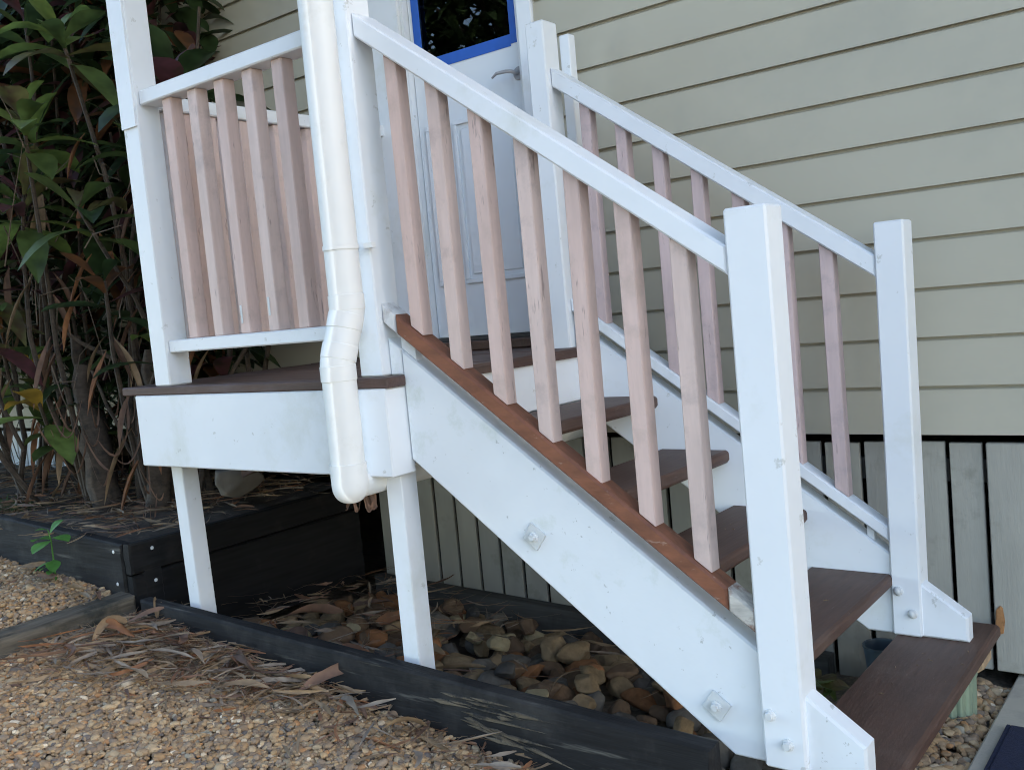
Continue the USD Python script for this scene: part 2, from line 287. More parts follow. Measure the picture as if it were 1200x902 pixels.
rf = prism_yz([(D - .42, 4.03), (D + 3.4, 5.6), (D + 3.4, 5.68), (D - .42, 4.11)], -9.9, 14.4, .004)
rb = prism_yz([(8.5, 4.03), (D + 3.41, 5.6), (D + 3.41, 5.68), (8.5, 4.11)], -9.9, 14.4, .004)
part(h, 'roof', cat_([rf, rb]), ROOF)
part(h, 'eave_lining', bx(-9.9, 14.4, D - .40, D + .0, 3.985, 4.0, .002), WHITE)
# door surround, door
fr = part(h, 'door_frame', cat_([bx(-2.15, -1.876, D - .012, D + .03, .86, 3.02, .003), bx(-1.281, -1.215, D - .012, D + .03, .86, 3.02, .003), bx(-2.15, -1.215, D - .014, D + .03, 3.02, 3.12, .003)]), WHITE)
part(fr, 'door_jamb', cat_([bx(-1.876, -1.858, D + .004, D + .10, .89, 3.02, .002), bx(-1.300, -1.2815, D + .004, D + .10, .89, 3.02, .002)]), WHITE)
part(fr, 'door_sill', bx(-1.99, -1.22, D - .055, D + .11, .8825, .918, .004), TREAD)
part(fr, 'weather_strip', bx(-1.857, -1.301, D + .018, D + .03, .9185, .936, .002), BRONZE)
d = part(h, 'door', cat_([bx(-1.856, -1.302, D + .032, D + .07, .937, 2.06, .002), bx(-1.856, -1.823, D + .032, D + .07, 2.06, 3.0, .002), bx(-1.335, -1.302, D + .032, D + .07, 2.06, 3.0, .002), bx(-1.823, -1.335, D + .032, D + .07, 2.9, 3.0, .002)]), DOORP)
part(d, 'glass_pane', bx(-1.825, -1.333, D + .048, D + .053, 2.05, 2.91, .0005), GLASS)
part(d, 'masking_tape', cat_([bx(-1.835, -1.795, D + .0295, D + .0318, 2.03, 2.95, .0005), bx(-1.348, -1.308, D + .0295, D + .0318, 2.03, 2.95, .0005), bx(-1.795, -1.348, D + .0292, D + .0315, 2.022, 2.066, .0005)]), TAPE)
for xa, xb in ((-1.815, -1.70), (-1.668, -1.345)):
    def rim(w, y0, y1):
        return [bx(xa, xb, y0, y1, 1.80 - w, 1.80, .002), bx(xa, xb, y0, y1, 1.15, 1.15 + w, .002), bx(xa, xa + w, y0, y1, 1.15 + w, 1.80 - w, .002), bx(xb - w, xb, y0, y1, 1.15 + w, 1.80 - w, .002)]
    part(d, 'panel_moulding', cat_(rim(.018, D + .023, D + .033)), DOORP)
    part(d, 'panel', bx(xa + .035, xb - .035, D + .026, D + .034, 1.185, 1.765, .004), DOORP)
hx, hz = -1.352, 1.915
part(d, 'handle', tube([(hx + .03, D + .03, hz), (hx + .03, D - .02, hz), (hx + .015, D - .03, hz + .002), (hx - .03, D - .032, hz + .003), (hx - .056, D - .026, hz - .007)], [.008, .007, .007, .006, .0045], 10), STEEL, smooth=50)
part(d, 'handle_plate', lathe([(0, .0), (.024, 0), (.026, .003), (.022, .008), (0, .008)], (hx + .03, D + .032, hz), '-y', 20), STEEL, smooth=30)

# slat skirting under the house
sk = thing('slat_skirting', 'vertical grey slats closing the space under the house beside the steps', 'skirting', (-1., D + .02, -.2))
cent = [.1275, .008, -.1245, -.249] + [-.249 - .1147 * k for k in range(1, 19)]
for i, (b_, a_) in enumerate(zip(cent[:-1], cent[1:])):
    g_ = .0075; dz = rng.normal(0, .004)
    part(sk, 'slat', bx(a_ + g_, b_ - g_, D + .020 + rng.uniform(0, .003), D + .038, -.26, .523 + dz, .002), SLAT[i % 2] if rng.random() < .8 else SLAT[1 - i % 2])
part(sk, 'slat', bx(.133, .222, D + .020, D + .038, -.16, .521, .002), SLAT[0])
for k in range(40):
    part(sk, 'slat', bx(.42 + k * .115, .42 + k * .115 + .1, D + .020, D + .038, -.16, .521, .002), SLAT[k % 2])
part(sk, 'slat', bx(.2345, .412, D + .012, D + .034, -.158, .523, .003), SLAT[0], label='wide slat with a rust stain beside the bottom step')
part(sk, 'nailing_rail', cat_([bx(-2.3, 5.1, D + .0385, D + .075, .40, .47, .002), bx(-2.3, 5.1, D + .0385, D + .075, -.06, .01, .002)]), DARK)
st = np.array([(math.cos(a) * r * .30, math.sin(a) * r) for a, r in zip(np.linspace(0, 2 * np.pi, 14)[:-1], .042 + .006 * rng.normal(size=13))])
V_ = [(.250 + x, D + .0095, -.004 + z) for x, z in st] + [(.250 + x * .8, D + .0075, -.004 + z * .8) for x, z in st]
part(sk, 'rust_scab', hull(V_ + [(x, D + .0118, z) for x, _, z in V_[:13]]), RUST)
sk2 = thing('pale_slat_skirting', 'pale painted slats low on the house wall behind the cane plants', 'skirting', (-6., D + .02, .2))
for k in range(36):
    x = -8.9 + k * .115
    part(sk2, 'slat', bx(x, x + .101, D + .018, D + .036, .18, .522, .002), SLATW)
ws = thing('base_board', 'dark grey timber board along the foot of the slats under the steps', 'board', (-1., D - .02, -.2))
part(ws, 'plank', prism([(-2.32, -.30), (-.25, -.42), (-.25, -.172), (-2.32, -.108)], D - .045, D + .010, .004), BASEB)

# ------------------------------------------------------------------ staircase
MS = .7169; Y2 = .8959
sc = thing('timber_staircase', 'white timber staircase with dark brown treads and pink balusters', 'stairs', (0, .45, 0))
def stringer(y0, y1, a, b, left, zw, xw):
    x_b = b / MS
    body = [(left, b - MS * left), (x_b, 0.0005), (.05, .0005), (.05, a - MS * .05), (left, a - MS * left)]
    w = [(.05 - .001, .0005), (xw, .0005), (xw, zw - MS * xw), (.049, zw - MS * .049)]
    return cat_([prism(body, y0, y1, .005), prism(w, y0, y1, .006)])
near = part(sc, 'stringer', cat_([stringer(.0182, .0753, .2482, -.0566, -.983, .2331, .215), prism([(-1.028, .882), (-.984, .882), (-.984, .2482 + MS * .984), (-1.028, .2482 + MS * 1.028)], .0182, .0753, .003)]), WHITE2)
far = part(sc, 'stringer', stringer(.9055, .9600, .2474, -.0439, -1.0, .2237, .2145), WHITE)
RISE = .8819 / 5
XT = .2585; GO = .2398
for k in range(5):
    xn = XT - k * GO; z = RISE * k
    wdt = .236 if k else .234
    ch = .010
    prof = [(xn - wdt, z), (xn - ch, z), (xn - .003, z - .004), (xn, z - ch), (xn, z - .030), (xn - .008, z - .040), (xn - wdt, z - .040)]
    if k == 0: y0, y1 = -.02, 1.085
    else: y0, y1 = .0757, .9050
    v, f = prism(prof, y0, y1, .0025)
    part(sc, 'tread', (v, f), TREAD)
    if k in (1, 2, 3, 4):         # the nosing runs on past the edge of the far stringer's housing
        pass
part(sc, 'riser', bx(XT - 5 * GO - .022 - .012, XT - 5 * GO - .012, .0757, .9050, RISE * 4 + .001, .8819 - .0295, .002), WHITE)
def newel(x, y, w, dep, top, lean):
    v, f = bx(x, x + w, y, y + dep, .0008, top, .005)
    v = v + np.outer(v[:, 2] / 1.2 * lean, [1, 0, 0])
    return part(sc, 'newel_post', (v, f), WHITE)
n1 = newel(0, 0, .0939, .0866, 1.2, -.0062)
n2 = newel(.0125, Y2, .0818, .0866, 1.1805, .0123)
dome = [(0, .010), (.006, .0095), (.010, .0075), (.0135, .003), (.014, 0), (0, 0)]
hexh = [(0, .013), (.008, .013), (.0095, .011), (.0095, .004), (.014, .003), (.014, 0), (0, 0)]
for x, z in ((.020, .12), (.056, .061)): part(n1, 'bolt', lathe(hexh, (x, .0005, z), '-y', 8), GALV)
for x, z in ((.035, .131), (.071, .068)): part(n2, 'bolt', lathe(dome, (x, Y2 + .0005, z), '-y', 18), GALV, smooth=40)
ang = math.atan(MS)
for x, z in ((-.581, .462), (-.112, .110)):
    c, s = math.cos(ang), math.sin(ang)
    v, f = bx(-.026, .026, -.006, 0, -.026, .026, .0012)
    v = np.stack([v[:, 0] * c + v[:, 2] * s, v[:, 1], -v[:, 0] * s + v[:, 2] * c], 1) + [x, .0180, z]
    pl = part(near, 'washer_plate', (v, f), GALV)
    part(near, 'bolt', lathe(hexh, (x, .0122, z), '-y', 8), GALV)
def sloped(x0, x1, z0, hgt, y0, y1, ch=.004):
    return prism([(x0, z0 - MS * x0 - hgt), (x1, z0 - MS * x1 - hgt), (x1, z0 - MS * x1), (x0, z0 - MS * x0)], y0, y1, ch)
def rail(name, xl, xr, z0, hgt, y0, y1, m, ch=.004, lean=0): return part(sc, name, sloped(xl, xr, z0, hgt, y0, y1, ch), m)
LX = -1.0282
rail('handrail', LX, -.0055, 1.1203, .0619, .0022, .090, WHITE, .005)
rail('handrail', -1.0098, .0235, 1.1077, .0629, Y2 + .0022, Y2 + .078, WHITE, .005)
br = rail('bottom_rail', LX + .047, -.062, .3437, .0523, .0048, .062, BROWN, .006)
part(br, 'bare_end', sloped(LX, LX + .046, .3437, .0523, .0055, .061, .004), WORNW, label='grey white flaking end of the brown rail')
part(br, 'bare_end', sloped(-.0615, -.0005, .3437, .0520, .0055, .0615, .005), WORN, label='scraped white end of the brown rail at the newel')
rail('bottom_rail', -1.0098, .0150, .3259, .0426, Y2 + .0048, Y2 + .062, WHITE, .004)
def baluster(xr, y0, y1, zb, zt, m, w=.042):
    v, f = bx(xr - w, xr, y0, y1, 0, 1, .0025)
    v = v.copy(); up = v[:, 2] > .5
    xm = v[:, 0]
    v[:, 2] = np.where(up, zt - MS * xm, zb - MS * xm) + np.where(up, v[:, 2] - 1, v[:, 2])
    v[:, 0] += rng.normal(0, .0012) * np.where(up, 1, -1)
    return part(sc, 'baluster', (v, f), m)
for k in range(7):
    xr = -.893 + .1323 * k
    baluster(xr, .013, .055, .3437 - .0005, 1.1203 - .0617, PINK[(0, 1, 0, 1, 0, 0, 1)[k]])
for k in range(7):
    xr = -.874 + .1298 * k
    baluster(xr, Y2 + .013, Y2 + .053, .3259 - .0005, 1.1077 - .0627, PINK[2], .040)
# packers between the brown rail and the stringer
for x in (-.985,):
    part(sc, 'rail_packer', sloped(x, x + .05, .2905, .0415, .025, .05, .001), WHITE2)
for x in (-.8, -.35, -.05):
    part(sc, 'rail_packer', sloped(x, x + .02, .2830, .0350, Y2 + .02, Y2 + .045, .001), WHITE)

# ------------------------------------------------------------------ landing
L = .8819; YF = -.0568
ld = thing('landing', 'white timber landing on posts with dark deck boards and pink baluster rail', 'landing', (-1.6, .5, 0))
part(ld, 'fascia', bx(-2.1974, -.984, YF, .035, L - .0288 - .2431, L - .0290, .004), WHITE)
part(ld, 'joist', cat_([bx(-2.19, -2.14, .036, D - .02, L - .26, L - .0295, .003), bx(-1.04, -.99, .0757, D - .02, L - .26, L - .0295, .003), bx(-2.139, -1.041, D - .07, D - .021, L - .26, L - .0295, .003)]), WHITE)
part(ld, 'deck_board', bx(-2.2767, -.972, -.0554, .0175, L - .0288, L, .004), DECK, label='front deck board overhanging the white fascia')
yy = .0205
while yy < D - .06:
    y1 = min(yy + .125, D - .018); xr = -.99 if yy > .07 else -.99
    part(ld, 'deck_board', bx(-2.27, xr, yy, y1, L - .0288, L - rng.uniform(0, .0015), .003), DECK); yy = y1 + .004
part(ld, 'nosing_board', prism([(-.988, L), (XT - 5 * GO - .008, L), (XT - 5 * GO, L - .008), (XT - 5 * GO, L - .03), (-.988, L - .03)], .0757, .8939, .003), TREAD)
LPX, LPY = -1.9949, -.0448
pl = part(ld, 'tall_post', bx(LPX - .0889, LPX, LPY, LPY + .0866, L + .0005, 3.3, .004, shear=(-.006, 0, 0)), WHITE)
part(pl, 'cover_strip', bx(LPX - .094, LPX - .010, LPY - .006, LPY - .0005, 1.735, 3.3, .001, shear=(-.006, 0, 0)), WHITE)
UX = -1.0287
part(ld, 'tall_post', bx(UX - .0889, UX, -.0128, .0761, L + .0005, 3.3, .004), WHITE)
part(ld, 'tall_post', bx(-1.0102 - .0747, -1.0102, .876, .9626, L - .2, 1.9904, .005), WHITE, label='short post by the door carrying the far handrail')
part(ld, 'wall_batten', bx(-1.044, -1.003, 1.02, 1.06, L - .2, 1.965, .003), WHITE)
part(ld, 'support_post', bx(-1.076, -1.013, .0, .063, -.14, L - .273, .003), WHITE)
part(ld, 'support_post', bx(-2.100, -2.036, .0, .063, -.10, L - .273, .003, shear=(-.03, 0, 0)), WHITE)
TR = part(ld, 'top_rail', bx(LPX - .001 + .0012, UX - .0893, -.0339, .040, 1.8475 - .0471, 1.8475, .004), WHITE)
part(ld, 'bottom_rail', bx(LPX + .0012, UX - .0893, -.0339, .030, 1.0326 - .0414, 1.0326, .004), WHITE)
for k in range(6):
    x = -1.893 + .1365 * k
    b_ = part(ld, 'baluster', bx(x, x + .048, -.020, .024, 1.033, 1.8002, .003), PINK[k % 2])
for x, z in ((-1.61, 1.07), (-1.475, 1.085)):
    part(ld, 'nail_plate', bx(x, x + .009, -.0222, -.0203, z - .005, z + .05, .0005), GALV)
part(ld, 'side_rail', bx(-2.085, -2.015, LPY + .0870, D - .002, 1.80, 1.8475, .004), WHITE)
part(ld, 'side_rail', bx(-2.085, -2.015, LPY + .0870, D - .002, .9912, 1.0326, .004), WHITE)
for k in range(13):
    y = .075 + .077 * k
    part(ld, 'baluster', bx(-2.072, -2.030, y, y + .054, 1.033, 1.7995, .003), PINK[(k + 1) % 2])
pr = thing('porch_roof', 'small flat porch roof carried by the tall landing posts', 'roof', (-1.6, .5, 3.3))
part(pr, 'beam', bx(-2.3, -.85, -.08, .08, 3.302, 3.45, .004), WHITE)
part(pr, 'roof_sheet', bx(-2.75, -.45, -.70, D + .0, 3.452, 3.48, .004), ROOF)

# ------------------------------------------------------------------ downpipe
dp = thing('downpipe', 'cream round downpipe running down in front of the landing post', 'downpipe', (-1.08, -.09, .5))
R = .0465
hi = np.array([-1.077, -.0745]); lo = np.array([-1.090, -.118])
def P3(xy, z): return (xy[0], xy[1], z)
part(dp, 'upper_pipe', tube([P3(hi, 3.3), P3(hi, 2.2), P3(hi, 1.085)], R, 32), PVC, smooth=40)
def smooth_path(pts, n=10):
    from scipy.interpolate import CubicSpline
    p = np.array(pts); t = np.linspace(0, 1, len(p)); return CubicSpline(t, p)(np.linspace(0, 1, n))
part(dp, 'offset_bend', tube(smooth_path([P3(hi, 1.10), P3(hi, 1.075), P3(hi + (lo - hi) * .12, 1.05), P3((hi + lo) / 2, 1.0), P3(hi + (lo - hi) * .88, .95), P3(lo, .925), P3(lo, .90)], 18), R + .0005, 32), PVC, smooth=40)
part(dp, 'lower_pipe', tube([P3(lo, .902), P3(lo, .75), P3(lo, .625)], R, 32), PVC, smooth=40)
def collar(c_, z, tx, tz=1.0):
    d_ = np.array([(lo - hi)[0] * tx, (lo - hi)[1] * tx, -.12]); d_ /= np.linalg.norm(d_); c3 = np.array([c_[0], c_[1], z])
    part(dp, 'collar', tube([c3 - d_ * .021, c3 - d_ * .020, c3 + d_ * .020, c3 + d_ * .021], [R + .0004, R + .0022, R + .0022, R + .0004], 32, cap=False), PVC, smooth=30)
collar(hi, 1.092, 0); collar(hi + (lo - hi) * .22, 1.040, .8); collar(hi + (lo - hi) * .80, .960, .8); collar(lo, .905, 0)
th = np.linspace(0, math.pi / 2 * .98, 9)
part(dp, 'bottom_bend', tube([P3(lo, .66), P3(lo, .64), P3(lo, .602)] + [P3(lo, .600 - .050 * math.sin(t)) for t in th[1:]], [R + .0035] * 3 + [(R + .0035) * math.cos(t) ** .8 for t in th[1:]], 32), PVC, smooth=50)
part(dp, 'drain_pipe', tube([(lo[0] - .012, lo[1] + .01, .594), (lo[0] - .022, .12, .592), (lo[0] - .022, D - .05, .580)], R - .008, 24), PVC, smooth=40)
part(dp, 'clip', cat_([tube([P3(hi, 1.245), P3(hi, 1.232)], R + .0025, 32, cap=False), bx(hi[0] + .040, hi[0] + .072, -.030, -.0135, 1.231, 1.246, .001)]), PVC, smooth=30)

# ------------------------------------------------------------------ sleepers and the raised bed
def rough_plank(poly, y0, y1, seed, amp=.004, n=60):
    """a long board: xz polygon swept along y is too clean, so its surface is resampled and worn."""
    x0, x1 = min(p[0] for p in poly), max(p[0] for p in poly)
    m = trimesh.Trimesh(*prism(poly, y0, y1, .007), process=True).subdivide_to_size(.05)
    v = np.array(m.vertices); q = v * [3, 22, 22]
    v += (np.stack([meshkit.fbm(q, 3, seed + k) for k in range(3)], -1) - .5) * amp * 2
    return v, np.array(m.faces)
fs = thing('front_sleeper', 'long black timber sleeper edging the stones under the steps, splintered near its middle', 'sleeper', (-1.1, -.05, -.1))
part(fs, 'timber', rough_plank([(-2.29, -.12), (-.085, -.33), (-.085, .055), (-2.29, .13)], -.082, -.030, 11), SLEEPER, smooth=35)
# splintered bare patches: slivers of torn wood lying proud of the face
sp = []
for k in range(20):
    x = rng.uniform(-.90, -.55) if k > 6 else rng.uniform(-.77, -.70); l = rng.uniform(.05, .20); z = .010 + rng.normal(0, .030) - .12 * (x + .75)
    w = rng.uniform(.002, .0065)
    sl = -.02 - .25 * (rng.random() < .5) * (z < .0)
    pts = [(x - l * .3, -.0835, z), (x, -.0865 - rng.uniform(0, .004), z + w), (x, -.0865, z - w), (x + l * .7, -.0835, z + sl * l * .6), (x - l * .3, -.0815, z), (x + l * .7, -.0815, z + sl * l * .6), (x, -.0815, z + w), (x, -.0815, z - w)]
    sp.append(hull(pts))
part(fs, 'splinters', cat_(sp), SPLINTER)
ls = thing('weathered_sleeper', 'weathered grey timber sleeper running out from the raised bed corner into the gravel', 'sleeper', (-2.3, -.5, -.05))
v, f = rough_plank([(-1.6, -.12), (-.065, -.06), (-.065, .135), (-1.6, .125)], 0, .115, 15, .010)
v = np.stack([-2.335 - v[:, 1] + (v[:, 0] + .05) * .03, v[:, 0], v[:, 2]], 1)
part(ls, 'timber', (v, f[:, ::-1]), SLEEPGREY, smooth=35)
gb = thing('raised_garden_bed', 'raised garden bed of black stained boards beside and under the landing', 'garden bed', (-2.8, 0, 0))
part(gb, 'front_board', rough_plank([(-7.5, .22), (-2.405, .06), (-2.405, .316), (-7.5, .55)], -.062, -.012, 21), SLEEPER, smooth=35)
v, f = rough_plank([(-.058, .205), (D - .06, .205), (D - .06, .305), (-.058, .316)], 0, .048, 24)
part(gb, 'side_board', (np.stack([-2.352 - v[:, 1], v[:, 0], v[:, 2]], 1), f[:, ::-1]), SLEEPERY, smooth=35)
v, f = rough_plank([(-.055, -.12), (D - .06, -.12), (D - .06, .199), (-.055, .199)], 0, .046, 27)
part(gb, 'side_board', (np.stack([-2.354 - v[:, 1], v[:, 0], v[:, 2]], 1), f[:, ::-1]), SLEEPERY, smooth=35)
part(gb, 'corner_post', bx(-2.425, -2.352, -.012, .06, .0, .28, .004), SLEEPERY)
for x, y, z, ax in ((-2.455, -.0625, .285, 'f'), (-2.452, -.0625, .165, 'f')):
    part(gb, 'screw', lathe([(0, .003), (.006, .002), (.007, 0), (0, 0)], (x, y, z), '-y', 10), GALV)
for y, z in ((.03, .285), (.03, .165)):
    v, f = lathe([(0, .003), (.006, .002), (.007, 0), (0, 0)], (0, 0, 0), 'z', 10)
    part(gb, 'screw', (np.stack([v[:, 2] - 2.3515, v[:, 0] + y, v[:, 1] + z], 1), f), GALV)

# ------------------------------------------------------------------ things under and beside the bottom step
fp = thing('fluted_pot', 'pale green fluted pot standing under the bottom step', 'pot', (.19, .86, -.21))
prof = []; nfl = 14
ang_ = np.linspace(0, 2 * np.pi, nfl * 6, endpoint=False); rr = .058 + .009 * np.abs(np.cos(ang_ * nfl / 2))
ringz = [(-.21, .90), (-.205, .94), (-.075, 1.0), (-.07, 1.04), (-.05, 1.04)]
V_ = np.vstack([np.stack([.172 + rr * k * np.cos(ang_), .86 + rr * k * np.sin(ang_), np.full(len(ang_), z)], 1) for z, k in ringz]); nn_ = len(ang_)
F_ = [(a * nn_ + j, a * nn_ + (j + 1) % nn_, (a + 1) * nn_ + (j + 1) % nn_, (a + 1) * nn_ + j) for a in range(4) for j in range(nn_)]
part(fp, 'body', (V_, np.array(F_)), GREENPOT, smooth=50)
part(fp, 'rim', lathe([(.058, 0), (.070, 0), (.072, .004), (.070, .009), (.058, .009)], (.175, .86, -.0502), 'z', 40), GREENPOT, smooth=30)
be = thing('timber_bearer', 'short sawn timber block wedged below the end of the bottom step', 'timber block', (.15, 1.0, -.1))
part(be, 'block', prism([(.06, -.095), (.225, -.095), (.243, -.08), (.243, -.055), (.225, -.0405), (.06, -.0405)], .93, 1.03, .004), TAN)
bt = thing('blue_tub', 'blue grey plastic tub tucked behind the bottom step by the slats', 'tub', (-.12, 1.02, -.25))
part(bt, 'tub', lathe([(.0, 0), (.04, 0), (.045, .01), (.055, .10), (.058, .105), (.058, .11), (.052, .11), (.04, .012), (0, .012)], (-.075, 1.065, -.21), 'z', 28), BLUEPL, smooth=40)
gp = thing('leafy_plant', 'broad leafed green plant growing in the dark under the lower steps', 'plant', (-.16, .76, -.22))
for k in range(9):
    part(gp, 'leaf', leaf((-.15 + rng.normal(0, .03), .74 + rng.normal(0, .04), -.15), rng.uniform(0, 6.28), rng.uniform(.5, 1.2), rng.uniform(.10, .17), .042, .5, .2), LEAF['green' if k % 3 else 'olive'])
part(gp, 'stem', tube([(-.16, .75, -.24), (-.158, .75, -.2), (-.155, .755, -.16)], .006, 6), LEAF['green'])
# weed on the gravel in front of the bed
wd = thing('weed_seedling', 'small bright green weed with broad leaves against the black bed board', 'weed', (-2.80, -.115, .13))
WX, WY = -2.80, -.115; z0 = float(zg(WX, WY))
part(wd, 'stem', tube([(WX, WY, z0 - .02), (WX + .005, WY - .003, z0 + .07), (WX, WY, z0 + .16), (WX - .008, WY - .004, z0 + .205)], [.004, .0035, .003, .0015], 6), WEED)
for az, e, zz, ln in ((3.4, .25, .165, .10), (.2, .25, .17, .10), (-1.2, .1, .16, .10), (1.5, .9, .19, .09), (-2.2, -.1, .08, .08), (-.5, .0, .085, .085), (3.6, .1, .06, .07), (4.3, .5, .2, .06), (-.9, .3, .045, .06)):
    part(wd, 'leaf', leaf((WX, WY, z0 + zz), az, e, ln, ln * .30, .35, .12), WEED)

# ------------------------------------------------------------------ river stones, each a thing
def stone_mesh(rx, ry, rz, seed, n=2):
    m = trimesh.creation.icosphere(subdivisions=n); v = np.array(m.vertices)
    r0 = np.random.default_rng(seed)
    for _ in range(8):                                   # worn flats
        d_ = r0.normal(size=3); d_ /= np.linalg.norm(d_); h_ = r0.uniform(.50, .82); t = v @ d_
        v -= np.outer(np.maximum(t - h_, 0) * .97, d_)
    v *= (1 + .42 * (meshkit.fbm(v * 1.4 + seed * 3.1, 2, seed) - .5))[:, None]
    return v * [rx, ry, rz], np.array(m.faces)
def rotm(r):
    a = r.normal(size=4); a /= np.linalg.norm(a); w, x, y, z = a
    return np.array([[1 - 2 * (y * y + z * z), 2 * (x * y - z * w), 2 * (x * z + y * w)], [2 * (x * y + z * w), 1 - 2 * (x * x + z * z), 2 * (y * z - x * w)], [2 * (x * z - y * w), 2 * (y * z + x * w), 1 - 2 * (x * x + y * y)]])
def rotz(a): c, s = math.cos(a), math.sin(a); return np.array([[c, -s, 0], [s, c, 0], [0, 0, 1.]])
SL = {'tan': 'tan river stone in the stone bed under the staircase', 'grey': 'grey river stone in the stone bed under the staircase', 'brown': 'brown river stone in the stone bed under the staircase',
      'orange': 'orange river stone in the stone bed under the staircase', 'cream': 'cream river stone in the stone bed under the staircase', 'slate': 'slate river stone in the stone bed under the staircase'}
kinds = ['tan', 'grey', 'brown', 'orange', 'cream', 'slate']; prob = [.34, .16, .28, .11, .04, .07]
pts = []
def put_stone(x, y, r_, k, lift=0):
    m, f = stone_mesh(r_ * rng.uniform(1.0, 1.45), r_ * rng.uniform(.8, 1.1), r_ * rng.uniform(.6, .85), int(rng.integers(1e6)), 2)
    tilt = rng.normal(0, .3, 2); Rm = rotz(rng.uniform(0, 6.28)); c1, s1 = math.cos(tilt[0]), math.sin(tilt[0])
    m = m @ (Rm @ np.array([[1, 0, 0], [0, c1, -s1], [0, s1, c1]])).T
    m = m + [x, y, float(zu(x, y)) + r_ * .35 + lift]
    za = 'beside the front sleeper' if y < .24 else ('in the second row' if y < .46 else ('in the third row' if y < .72 else 'by the base board'))
    zb = 'left of both landing posts' if x < -1.75 else ('left of the near post' if x < -1.12 else ('right of the near post' if x < -.82 else ('below the upper washer plate' if x < -.5 else 'near the lower washer plate')))
    lab = '%s %s river stone %s %s%s' % ('large' if r_ > .052 else ('small' if r_ < .041 else 'middling'), SL[k].split(' river')[0], za, zb, ', on top' if lift else '')
    single('river_stone', (m, f), STONE[k], lab, 'stone', lab.replace('river stone', 'river stones'), smooth=32)
tries = 0
while len(pts) < 215 and tries < 9000:
    tries += 1
    x, y = rng.uniform(-2.25, -.22), rng.uniform(.03, 1.03)
    if x < -1.5 and rng.random() < .45: continue
    r_ = rng.uniform(.034, .062)
    if (-1.11 < x < -.97 and y < .12) or (-2.15 < x < -2.0 and y < .12): continue
    if all((x - a) ** 2 + (y - b) ** 2 > (.82 * (r_ + c)) ** 2 for a, b, c in pts):
        pts.append((x, y, r_)); put_stone(x, y, r_, rng.choice(kinds, p=prob))
for k in range(55):                                       # a second, looser layer
    x, y = rng.uniform(-1.9, -.3), rng.uniform(.06, .98)
    if x < -.95 and y < .12: continue
    put_stone(x, y, rng.uniform(.032, .052), rng.choice(kinds, p=prob), .05)

# ------------------------------------------------------------------ gravel (nobody could count it)
def visible(p, margin):
    q = (p - CAM) @ ROT; u = 600 + 1130 * q[:, 0] / -q[:, 2]; v = 451 - 1130 * q[:, 1] / -q[:, 2]
    return (q[:, 2] < -.1) & (u > -margin) & (u < 1200 + margin) & (v < 902 + margin)
def pebbles(name, regions, size, label, seed, fz=zg):
    r = np.random.default_rng(seed); P = []
    for x0, x1, y0, y1, dens in regions:
        n = int((x1 - x0) * (y1 - y0) * dens); P.append(np.stack([r.uniform(x0, x1, n), r.uniform(y0, y1, n)], 1))
    P = np.vstack(P); z = fz(P[:, 0], P[:, 1]); P = np.column_stack([P, z])
    P = P[visible(P, 260)]
    n = len(P); s = size * np.exp(r.normal(0, .30, n)); P[:, 2] += r.uniform(-.010, .006, n) + .012 * (meshkit.fbm(P * [3, 3, 0], 3, 9) - .5)
    path = free('/World/' + name); pi = UsdGeom.PointInstancer.Define(stage, path); rel = pi.CreatePrototypesRel()
    UsdGeom.Scope.Define(stage, path + '/pebble_kinds')
    for k in range(len(PEB)):
        m = trimesh.creation.icosphere(subdivisions=1); v = np.array(m.vertices) * (1 + .5 * (meshkit.noise(np.array(m.vertices) * 1.7 + k * 5.3, k) - .5))[:, None]
        v = v * [1.15, .9, .68]
        usdkit.mesh(stage, path + '/pebble_kinds/pebble_%03d' % k, (v, np.array(m.faces)), PEB[k], True); rel.AddTarget(path + '/pebble_kinds/pebble_%03d' % k)
    w = np.array([3, 2.4, 1.8, 2, 2, 2, .7, 1.4, .8, .8, .28, .5, 1.6, 2.2]); w /= w.sum()
    pi.CreateProtoIndicesAttr(Vt.IntArray.FromNumpy(r.choice(len(PEB), n, p=w).astype(np.int32)))
    pi.CreatePositionsAttr(Vt.Vec3fArray.FromNumpy(P.astype(np.float32))); pi.CreateScalesAttr(Vt.Vec3fArray.FromNumpy((s[:, None] * r.uniform(.8, 1.2, (n, 3))).astype(np.float32)))
    a = r.uniform(0, np.pi * 2, n); tl = r.normal(0, .3, (n, 2))
    qt = np.stack([np.cos(a / 2), tl[:, 0] * .5, tl[:, 1] * .5, np.sin(a / 2)], 1); qt /= np.linalg.norm(qt, axis=1, keepdims=True)
    pi.CreateOrientationsAttr(Vt.QuathArray([Gf.Quath(*map(float, q)) for q in qt]))
    tag(pi.GetPrim(), label, 'gravel', kind='stuff')
pebbles('gravel', [(-2.33, .26, -1.9, -.085, 19000), (-4.8, -2.44, -1.4, -.065, 12500)], .0069, 'loose tan and grey pea gravel on the ground before the steps', 31)
pebbles('dark_gravel', [(.03, .285, -.1, 1.1, 8500)], .0105, 'coarser grey gravel between the bottom step and the concrete path', 32, lambda x, y: zg(x, y) + 0 * y)

